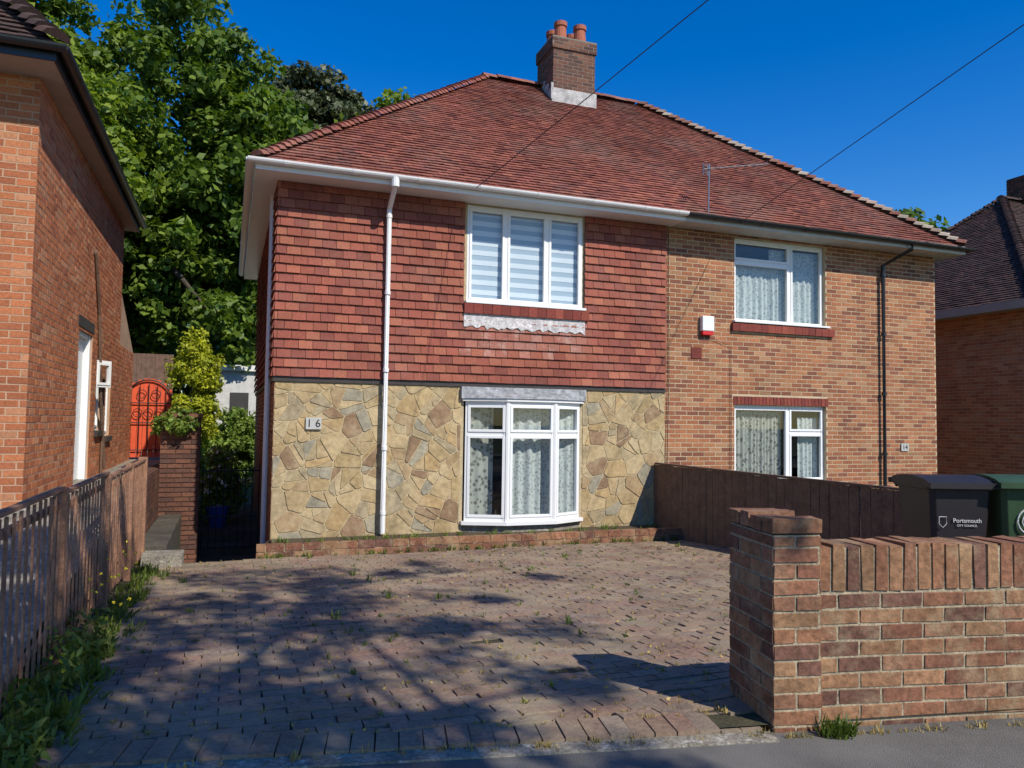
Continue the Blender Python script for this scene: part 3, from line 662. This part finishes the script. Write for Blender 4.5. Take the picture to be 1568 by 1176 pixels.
wf=(WO,E,En,Z)
bricks(w,wf,0,9,gb-.1,.83,proud=.005,jit=.003,j=.013); bricks(w,(WO-En*.215+E*9,-E,-En,Z),0,9,gb-.1,.83,proud=.005,jit=.0025)
m_.box((WO,E,-En,Z),0,9,.0,.215,-.2,.828)
k=.005
while k<9: w.box((WO,E,-En,Z),k,k+.064,-.007,.222,.835,1.05+rnd.uniform(-.007,.006),0,.004); k+=.0755
m_.box((WO,E,-En,Z),.0,9,.001,.21,.828,1.038)
mk('bricks',w,M['brickW'],Wl,bevel=.004); mk('mortar_core',m_,M['mortW'],Wl)
# ---------------------------------------------------------------- BINS
def bin_(loc,ang,body,lidm,label):
    B=empty('wheelie_bin'); loc=V(loc); ca,sa=math.cos(ang),math.sin(ang)
    U=V((ca,sa,0)); N=V((sa,-ca,0))
    f=(loc,U,N,Z); P=lambda u,n,s:loc+U*u+N*n+Z*s
    m_=MB()
    rings=[(.0,.17,.16,.18),(.0,.19,.20,.20),(.93,.25,.27,.29),(.93,.275,.29,.31),(.98,.275,.29,.31)]
    rr=[]
    for (s,hw,nf,nb) in rings:
        q=len(m_.v); c=.035
        for (u,n) in ((-hw+c,nf),(hw-c,nf),(hw,nf-c),(hw,-nb+c),(hw-c,-nb),(-hw+c,-nb),(-hw,-nb+c),(-hw,nf-c)): m_.v.append(tuple(P(u,n,s+.04)))
        rr.append(q)
    for a,b in zip(rr,rr[1:]):
        for k in range(8): m_.f.append((a+k,a+(k+1)%8,b+(k+1)%8,b+k)); m_.m.append(0)
    m_.f.append(tuple(rr[0]+k for k in range(8))); m_.m.append(0)
    m_.box(f,-.12,.12,.2,.285,.12,.16)
    mk('body',m_,body,B,bevel=.006)
    l=MB(); n=8
    for i in range(n):
        a0=-.34+.66*i/n; a1=-.34+.66*(i+1)/n
        z0=1.02+.055*math.sin(math.pi*i/n)**.6; z1=1.02+.055*(math.sin(math.pi*(i+1)/n) if i<n-1 else 0)**.6
        l.poly([P(-.285,a0,z0),P(.285,a0,z0),P(.285,a1,z1),P(-.285,a1,z1)])
        for u in (-.285,.285): l.poly([P(u,a0,.995),P(u,a1,.995),P(u,a1,z1),P(u,a0,z0)])
    l.box(f,-.29,.29,.30,.335,.985,1.03); l.box(f,-.29,.29,-.35,-.32,.985,1.03)
    mk('lid',l,lidm,B)
    h=MB(); h.tube([P(-.22,-.33,.96),P(-.22,-.40,1.0),P(.22,-.40,1.0),P(.22,-.33,.96)],.016,8); mk('handle',h,body,B)
    t=MB()
    for u in (-.24,.24): t.tube([P(u-.025,-.2,.1),P(u+.025,-.2,.1)],.10,16)
    t.tube([P(-.24,-.2,.1),P(.24,-.2,.1)],.012,8); mk('wheels',t,M['tyre'],B)
    c=MB(); 
    if label=='ring':
        for R,r_ in ((.105,.007),(.07,.005)): c.tube([P(R*math.cos(t)-.03,.264,.72+R*math.sin(t)) for t in [2*math.pi*i/24 for i in range(25)]],r_,5)
        for i in range(3):
            a=2.1*i+.5; c.tube([P(-.03+.035*math.cos(a)+.03*math.cos(t),.264,.72+.035*math.sin(a)+.03*math.sin(t)) for t in [2*math.pi*k/10 for k in range(11)]],.004,5)
    else:
        c.tube([P(x-.02,.268,z_) for x,z_ in ((-.17,.755),(-.11,.755),(-.11,.70),(-.14,.67),(-.17,.70),(-.17,.755))],.003,5)
        o=text('Portsmouth',0,0,0,.048,M['whited'],B); o.location=P(.04,.264,.725); o.rotation_euler=(math.pi/2-.07,0,ang)
        o=text('CITY COUNCIL',0,0,0,.024,M['whited'],B); o.location=P(.04,.260,.685); o.rotation_euler=(math.pi/2-.07,0,ang)
    mk('emblem',c,M['whited'],B)
bin_((5.64,4.77,dz(4.77)),-.35,M['binblk'],M['binblk'],'txt'); bin_((6.14,4.5,dz(4.5)),-.45,M['bingrn'],M['bingrn'],'ring')
# ---------------------------------------------------------------- WIRES / POLE
w=MB()
def wire(A,B,sag,r=.006):
    A=V(A);B=V(B); w.tube([A.lerp(B,i/20)-Z*(sag*4*(i/20)*(1-i/20)) for i in range(21)],r,5)
wire((3.2,10.3,4.95),(7.2,-3.4,8.1),.0); wire((7.75,10.3,4.93),(7.9,-5.0,8.1),.0); 
mk('telephone_wires',w,M['cable'])
w=MB(); w.tube([(7.6,-4.4,0),(7.6,-4.4,8.6)],[.14,.10],12); w.tube([(7.0,-3.3,8.1),(8.1,-5.2,8.1)],.04,6); mk('telegraph_pole',w,M['bark'])
# ---------------------------------------------------------------- VEGETATION
def leaves(rng,cent,rad,n,size,flat=.8,asp=.6):
    k=len(cent); c=np.repeat(cent,n,axis=0); r=np.repeat(rad,n)
    d=rng.normal(size=(k*n,3)); d/=np.linalg.norm(d,axis=1)[:,None]
    rr=rng.random(k*n)**.45*r
    p=c+d*rr[:,None]*np.array([1,1,flat])
    nrm=d*.6+rng.normal(size=(k*n,3))*.6+np.array([0,0,.5]); nrm/=np.linalg.norm(nrm,axis=1)[:,None]
    a=np.cross(nrm,rng.normal(size=(k*n,3))); a/=np.linalg.norm(a,axis=1)[:,None]; b=np.cross(nrm,a)
    s=(size*rng.uniform(.6,1.3,k*n))[:,None]
    v=np.empty((k*n,4,3)); v[:,0]=p-a*s; v[:,1]=p+b*s*asp-nrm*s*.15; v[:,2]=p+a*s; v[:,3]=p-b*s*asp-nrm*s*.15
    return v.reshape(-1,3)
def tree(name,base,lobes,ncl,nl,size,mat,seed,crad=(.6,1.2),trunk=.3,flat=.75,shell=.35,limbs=14):
    rng=np.random.default_rng(seed); T=empty(name); base=V(base)
    tot=sum(l[1][0]*l[1][1]*l[1][2] for l in lobes)**1.0
    cs=[]
    for (c,r) in lobes:
        n=max(4,int(ncl*r[0]*r[1]*r[2]/tot))
        d=rng.normal(size=(n,3)); d/=np.linalg.norm(d,axis=1)[:,None]
        q=rng.random(n)**shell
        cs.append(np.array(c)+d*q[:,None]*np.array(r)*(1+.12*np.sin(d[:,0:1]*7+c[0])*np.cos(d[:,2:3]*6)))
    cs=np.concatenate(cs); rad=rng.uniform(crad[0],crad[1],len(cs))
    npmesh('leaves',leaves(rng,cs,rad,nl,size,flat),mat,T)
    w=MB(); top=V(lobes[0][0]); fork=base.lerp(V((top.x,top.y,top.z)),.35)
    w.tube([base,base.lerp(fork,.5)+V((.08,.05,0)),fork,top],[trunk*1.2,trunk*.9,trunk*.75,trunk*.25],10)
    for i in range(limbs):
        e=V(cs[rng.integers(len(cs))]); s0=fork.lerp(top,rng.uniform(0,.8)); m1=s0.lerp(e,.5)+V((0,0,-.2))
        w.tube([s0,m1,e],[trunk*.4,trunk*.25,trunk*.06],6)
    mk('trunk',w,M['bark'],T,smooth=True)
tree('oak_tree',(-3,30,-.3),[((-3.4,29,10.5),(5.0,4.5,7)),((-1,28.5,7.5),(3.2,3,3.8)),((.9,29,9.8),(3,3,4.4)),((.1,29,13.0),(2.4,2.2,2.6)),((-7,28,9),(4,4,6))],580,170,.15,M['oak'],1,(.45,1.1),.5,limbs=30)
tree('oak_tree',(-10,27,-.3),[((-10,27,10.5),(4.5,4,7)),((-8,25,13),(3,3,3))],260,160,.17,M['oak2'],2,(.6,1.2),.45)
tree('lime_tree',(-4.5,25,-.3),[((-4.7,24.5,8.5),(2.0,2,3.2))],110,140,.13,M['oak2'],3,(.45,.85),.25)
tree('oak_tree',(2,35,-.3),[((1.8,35,8),(3.2,3,5.5))],160,150,.17,M['oak'],4,(.6,1.2),.4)
tree('pine_tree',(3.4,42,-.3),[((2.9,42,18.3),(2.2,2,2.3)),((4.6,41,16.6),(2.7,2,2.6)),((2.6,42,13.5),(2.8,2,2.6)),((5.1,42,19.4),(1.4,1.2,1.3))],240,160,.17,M['pine'],5,(.5,1.0),.3,flat=.45)
tree('oak_tree',(8.5,40,-.3),[((8.0,40,12.9),(4,3,5.5))],150,120,.2,M['oak2'],6,(.7,1.2),.4)
tree('oak_tree',(33,31,-.3),[((33.5,31,9.2),(4.5,3,3.9))],140,120,.2,M['oak'],8,(.7,1.2),.4)
rng=np.random.default_rng(11)
n=220; cs=np.stack([rng.uniform(-26,6,n),rng.uniform(40,46,n),rng.uniform(0,8,n)],1); npmesh('distant_trees',leaves(rng,cs,rng.uniform(1.2,2,n),90,.35),M['oak'])
tree('street_tree',(3.4,-4.6,.0),[((2.6,-2.9,8.2),(3.4,3.7,1.7)),((3.0,-5.4,8.0),(2.6,1.8,1.4)),((1.0,-2.4,8.6),(2.6,2.6,1.2)),((4.9,-1.2,8.8),(1.9,1.2,.9))],300,85,.062,M['oak'],9,(.16,.42),.16,limbs=22)
tree('golden_conifer',(-.95,23,-.3),[((-.95,23,2.2),(.62,.6,1.7)),((-.95,23,3.4),(.4,.4,.7))],110,110,.06,M['gold'],12,(.15,.3),.08,flat=1.1)
def shrub(name,c,r,n,nl,size,mat,seed,cr=(.15,.35)):
    rng=np.random.default_rng(seed); d=rng.normal(size=(n,3)); d/=np.linalg.norm(d,axis=1)[:,None]; d[:,2]=np.abs(d[:,2])*1.0
    cs=np.array(c)+d*(rng.random(n)**.4)[:,None]*np.array(r); T=empty(name)
    npmesh('leaves',leaves(rng,cs,rng.uniform(cr[0],cr[1],n),nl,size,.9),mat,T)
    w=MB()
    for i in range(5): w.tube([(c[0],c[1],c[2]-.3),V(cs[i])],[.03,.01],5)
    mk('stems',w,M['bark'],T); return T,cs
shrub('garden_shrub',(.3,24.6,.0),(1.0,.8,2.1),100,110,.07,M['shrub'],21)
shrub('garden_shrub',(-1.0,24.2,.0),(.9,.8,1.7),90,110,.07,M['shrub'],22)
shrub('garden_shrub',(-.9,18.5,.0),(.4,.5,1.1),50,100,.05,M['shrub'],23)
shrub('garden_shrub',(1.1,25,.0),(.8,.7,1.8),70,110,.07,M['oak2'],24)
shrub('garden_shrub',(-2.6,22,.8),(1.3,.8,1.3),70,110,.07,M['oak'],25)
shrub('ivy_plant',(-.75,13.2,1.4),(.34,.3,.38),34,70,.04,M['shrub'],27,(.08,.16))
T,cs=shrub('flowering_shrub',(-.15,15.2,-.1),(.35,.4,1.1),45,80,.05,M['shrub'],26)
rng=np.random.default_rng(5); npmesh('flowers',leaves(rng,cs[:16]+np.array([0,-.25,.1]),np.full(16,.10),10,.035),M['flower'],T)
w=MB(); w.tube([(-.15,14.6,-.31),(-.15,14.6,.0),(-.15,14.6,.04)],[.13,.19,.2],14); mk('plant_pot',w,M['blue'])
O_=empty('garden_outbuilding'); w=MB(); w.box(I,-.5,2.2,28,30.5,-.35,3.25); mk('walls',w,M['whited'],O_); w=MB(); w.box(I,-.65,2.35,27.85,30.6,3.25,3.45); mk('flat_roof',w,M['white'],O_); w=MB(); w.box(I,.0,.6,27.96,27.99,1.4,2.5); mk('outbuilding_window',w,M['room'],O_)
def tufts(pts,rng,nb,h,wd):
    out=[]
    for (x,y,z,s) in pts:
        for i in range(nb):
            a=rng.uniform(0,6.28); L=h*s*rng.uniform(.5,1.2); sp=rng.uniform(.2,.9)
            d=np.array([math.cos(a)*sp,math.sin(a)*sp,1.0]); d/=np.linalg.norm(d); t=np.array([-math.sin(a),math.cos(a),0])
            p=np.array([x+rng.normal()*.02*s,y+rng.normal()*.02*s,z]); ww=wd*s
            out+= [p-t*ww*.4,p+t*ww*.4,p+d*L*.6+t*ww*.6,p+d*L+np.array([0,0,-.2*L*sp])]
    return np.array(out)
rng=np.random.default_rng(33)
pts=[]
for i in range(260):
    x=rng.uniform(-.7,6.3); y=rng.uniform(3.6,9.9)
    if y<st(x)+.2: continue
    pts.append((x,y,dz(y),rng.choice([.35,.5,.6,1.0],p=[.45,.3,.17,.08])))
for i in range(70): x=rng.uniform(.4,6.4); pts.append((x,9.95,dz(9.95),rng.uniform(.4,1)))
for i in range(50): x=rng.uniform(.6,6.4); pts.append((x,10.25+rng.uniform(0,.3),0,rng.uniform(.6,1.3)))
npmesh('paving_weeds',tufts(pts,rng,12,.09,.012),M['weed'])
pts=[]
for i in range(150):
    x=rng.uniform(-.9,6); pts.append((x,st(x)+rng.uniform(-.04,.04)-.05 if x<2.4 else 2.93-.2*(x-2.41)-.05,.2,rng.uniform(.3,.7)))
for i in range(220):
    x=rng.uniform(-.7,3); y=st(x)+.15+rng.random()**2*2.2; pts.append((x,y,dz(y),rng.uniform(.2,.5)))
npmesh('kerbside_dry_weeds',tufts(pts,rng,10,.07,.010),M['dry'])
pts=[]
for i in range(240):
    y=3.5+6.4*rng.random()**1.5; pts.append((rng.uniform(-.95,-.72)+.1*(rng.random()**3)*2,y,dz(y)-.01,rng.uniform(.4,1.3)*(1.15 if y<5 else .8)))
npmesh('fence_line_weeds',tufts(pts,rng,14,.15,.016),M['weed'])
n=40; ys=3.5+2.2*rng.random(n)**1.3; cs=np.stack([rng.uniform(-.92,-.68,n),ys,.22+rng.uniform(0,.15,n)],1)
npmesh('dandelion_leaves',leaves(rng,cs,np.full(n,.10),22,.032,.8,.35),M['weed'])
cs=np.stack([rng.uniform(-.88,-.6,30),3.6+4*rng.random(30),.35+rng.uniform(0,.25,30)],1); npmesh('dandelion_flowers',leaves(rng,cs,np.full(30,.010),8,.009),M['yflower'])
pp=C+E*.28+En*.08; pts=[(pp.x+rng.normal()*.05,pp.y+rng.normal()*.02,.2,rng.uniform(.5,.9)) for i in range(12)]
npmesh('pier_foot_weed',tufts(pts,rng,14,.12,.014),M['weed'])
n=2200; x=rng.uniform(-.8,6.3,n); y=rng.uniform(3.3,9.9,n); ok=y>3.5-.2*x; x=x[ok];y=y[ok]; cs=np.stack([x,y,dz(y)+.012],1)
npmesh('leaf_litter',leaves(rng,cs,np.full(len(x),.004),1,.012,.2),M['dry'])
# ---------------------------------------------------------------- LIGHT, WORLD, CAMERA
d=V((.45,-1.05,1.05)).normalized()
el=math.asin(d.z); rot=math.atan2(d.x,d.y)
L=bpy.data.lights.new('sun','SUN'); L.energy=5.0; L.angle=math.radians(.53); L.color=(1,.94,.84)
lo=bpy.data.objects.new('sun',L); lo.rotation_euler=d.to_track_quat('Z','Y').to_euler(); sc.collection.objects.link(lo)
wd=bpy.data.worlds.new('World'); sc.world=wd; wd.use_nodes=True; nt=wd.node_tree
sk=nt.nodes.new('ShaderNodeTexSky'); sk.sky_type='NISHITA'; sk.sun_disc=False; sk.sun_elevation=el; sk.sun_rotation=rot; sk.ozone_density=4.5; sk.air_density=1.1; sk.dust_density=.2
hs=nt.nodes.new('ShaderNodeHueSaturation'); hs.inputs['Saturation'].default_value=1.42; hs.inputs['Hue'].default_value=.513; hs.inputs['Value'].default_value=1.1
nt.links.new(sk.outputs[0],hs.inputs['Color']); nt.links.new(hs.outputs[0],nt.nodes['Background'].inputs[0]); nt.nodes['Background'].inputs[1].default_value=.14
cam=bpy.data.cameras.new('camera'); cam.lens=26.77; cam.sensor_width=36; cam.clip_end=2000; cam.clip_start=.05
co=bpy.data.objects.new('camera',cam); sc.collection.objects.link(co); sc.camera=co
co.matrix_world=Matrix.Translation((0,0,1.62))@Matrix.Rotation(math.radians(-20.3),4,'Z')@Matrix.Rotation(math.radians(92.85),4,'X')@Matrix.Rotation(math.radians(.8),4,'Z')
sc.view_settings.view_transform='Standard'; sc.view_settings.look='None'; sc.view_settings.exposure=0
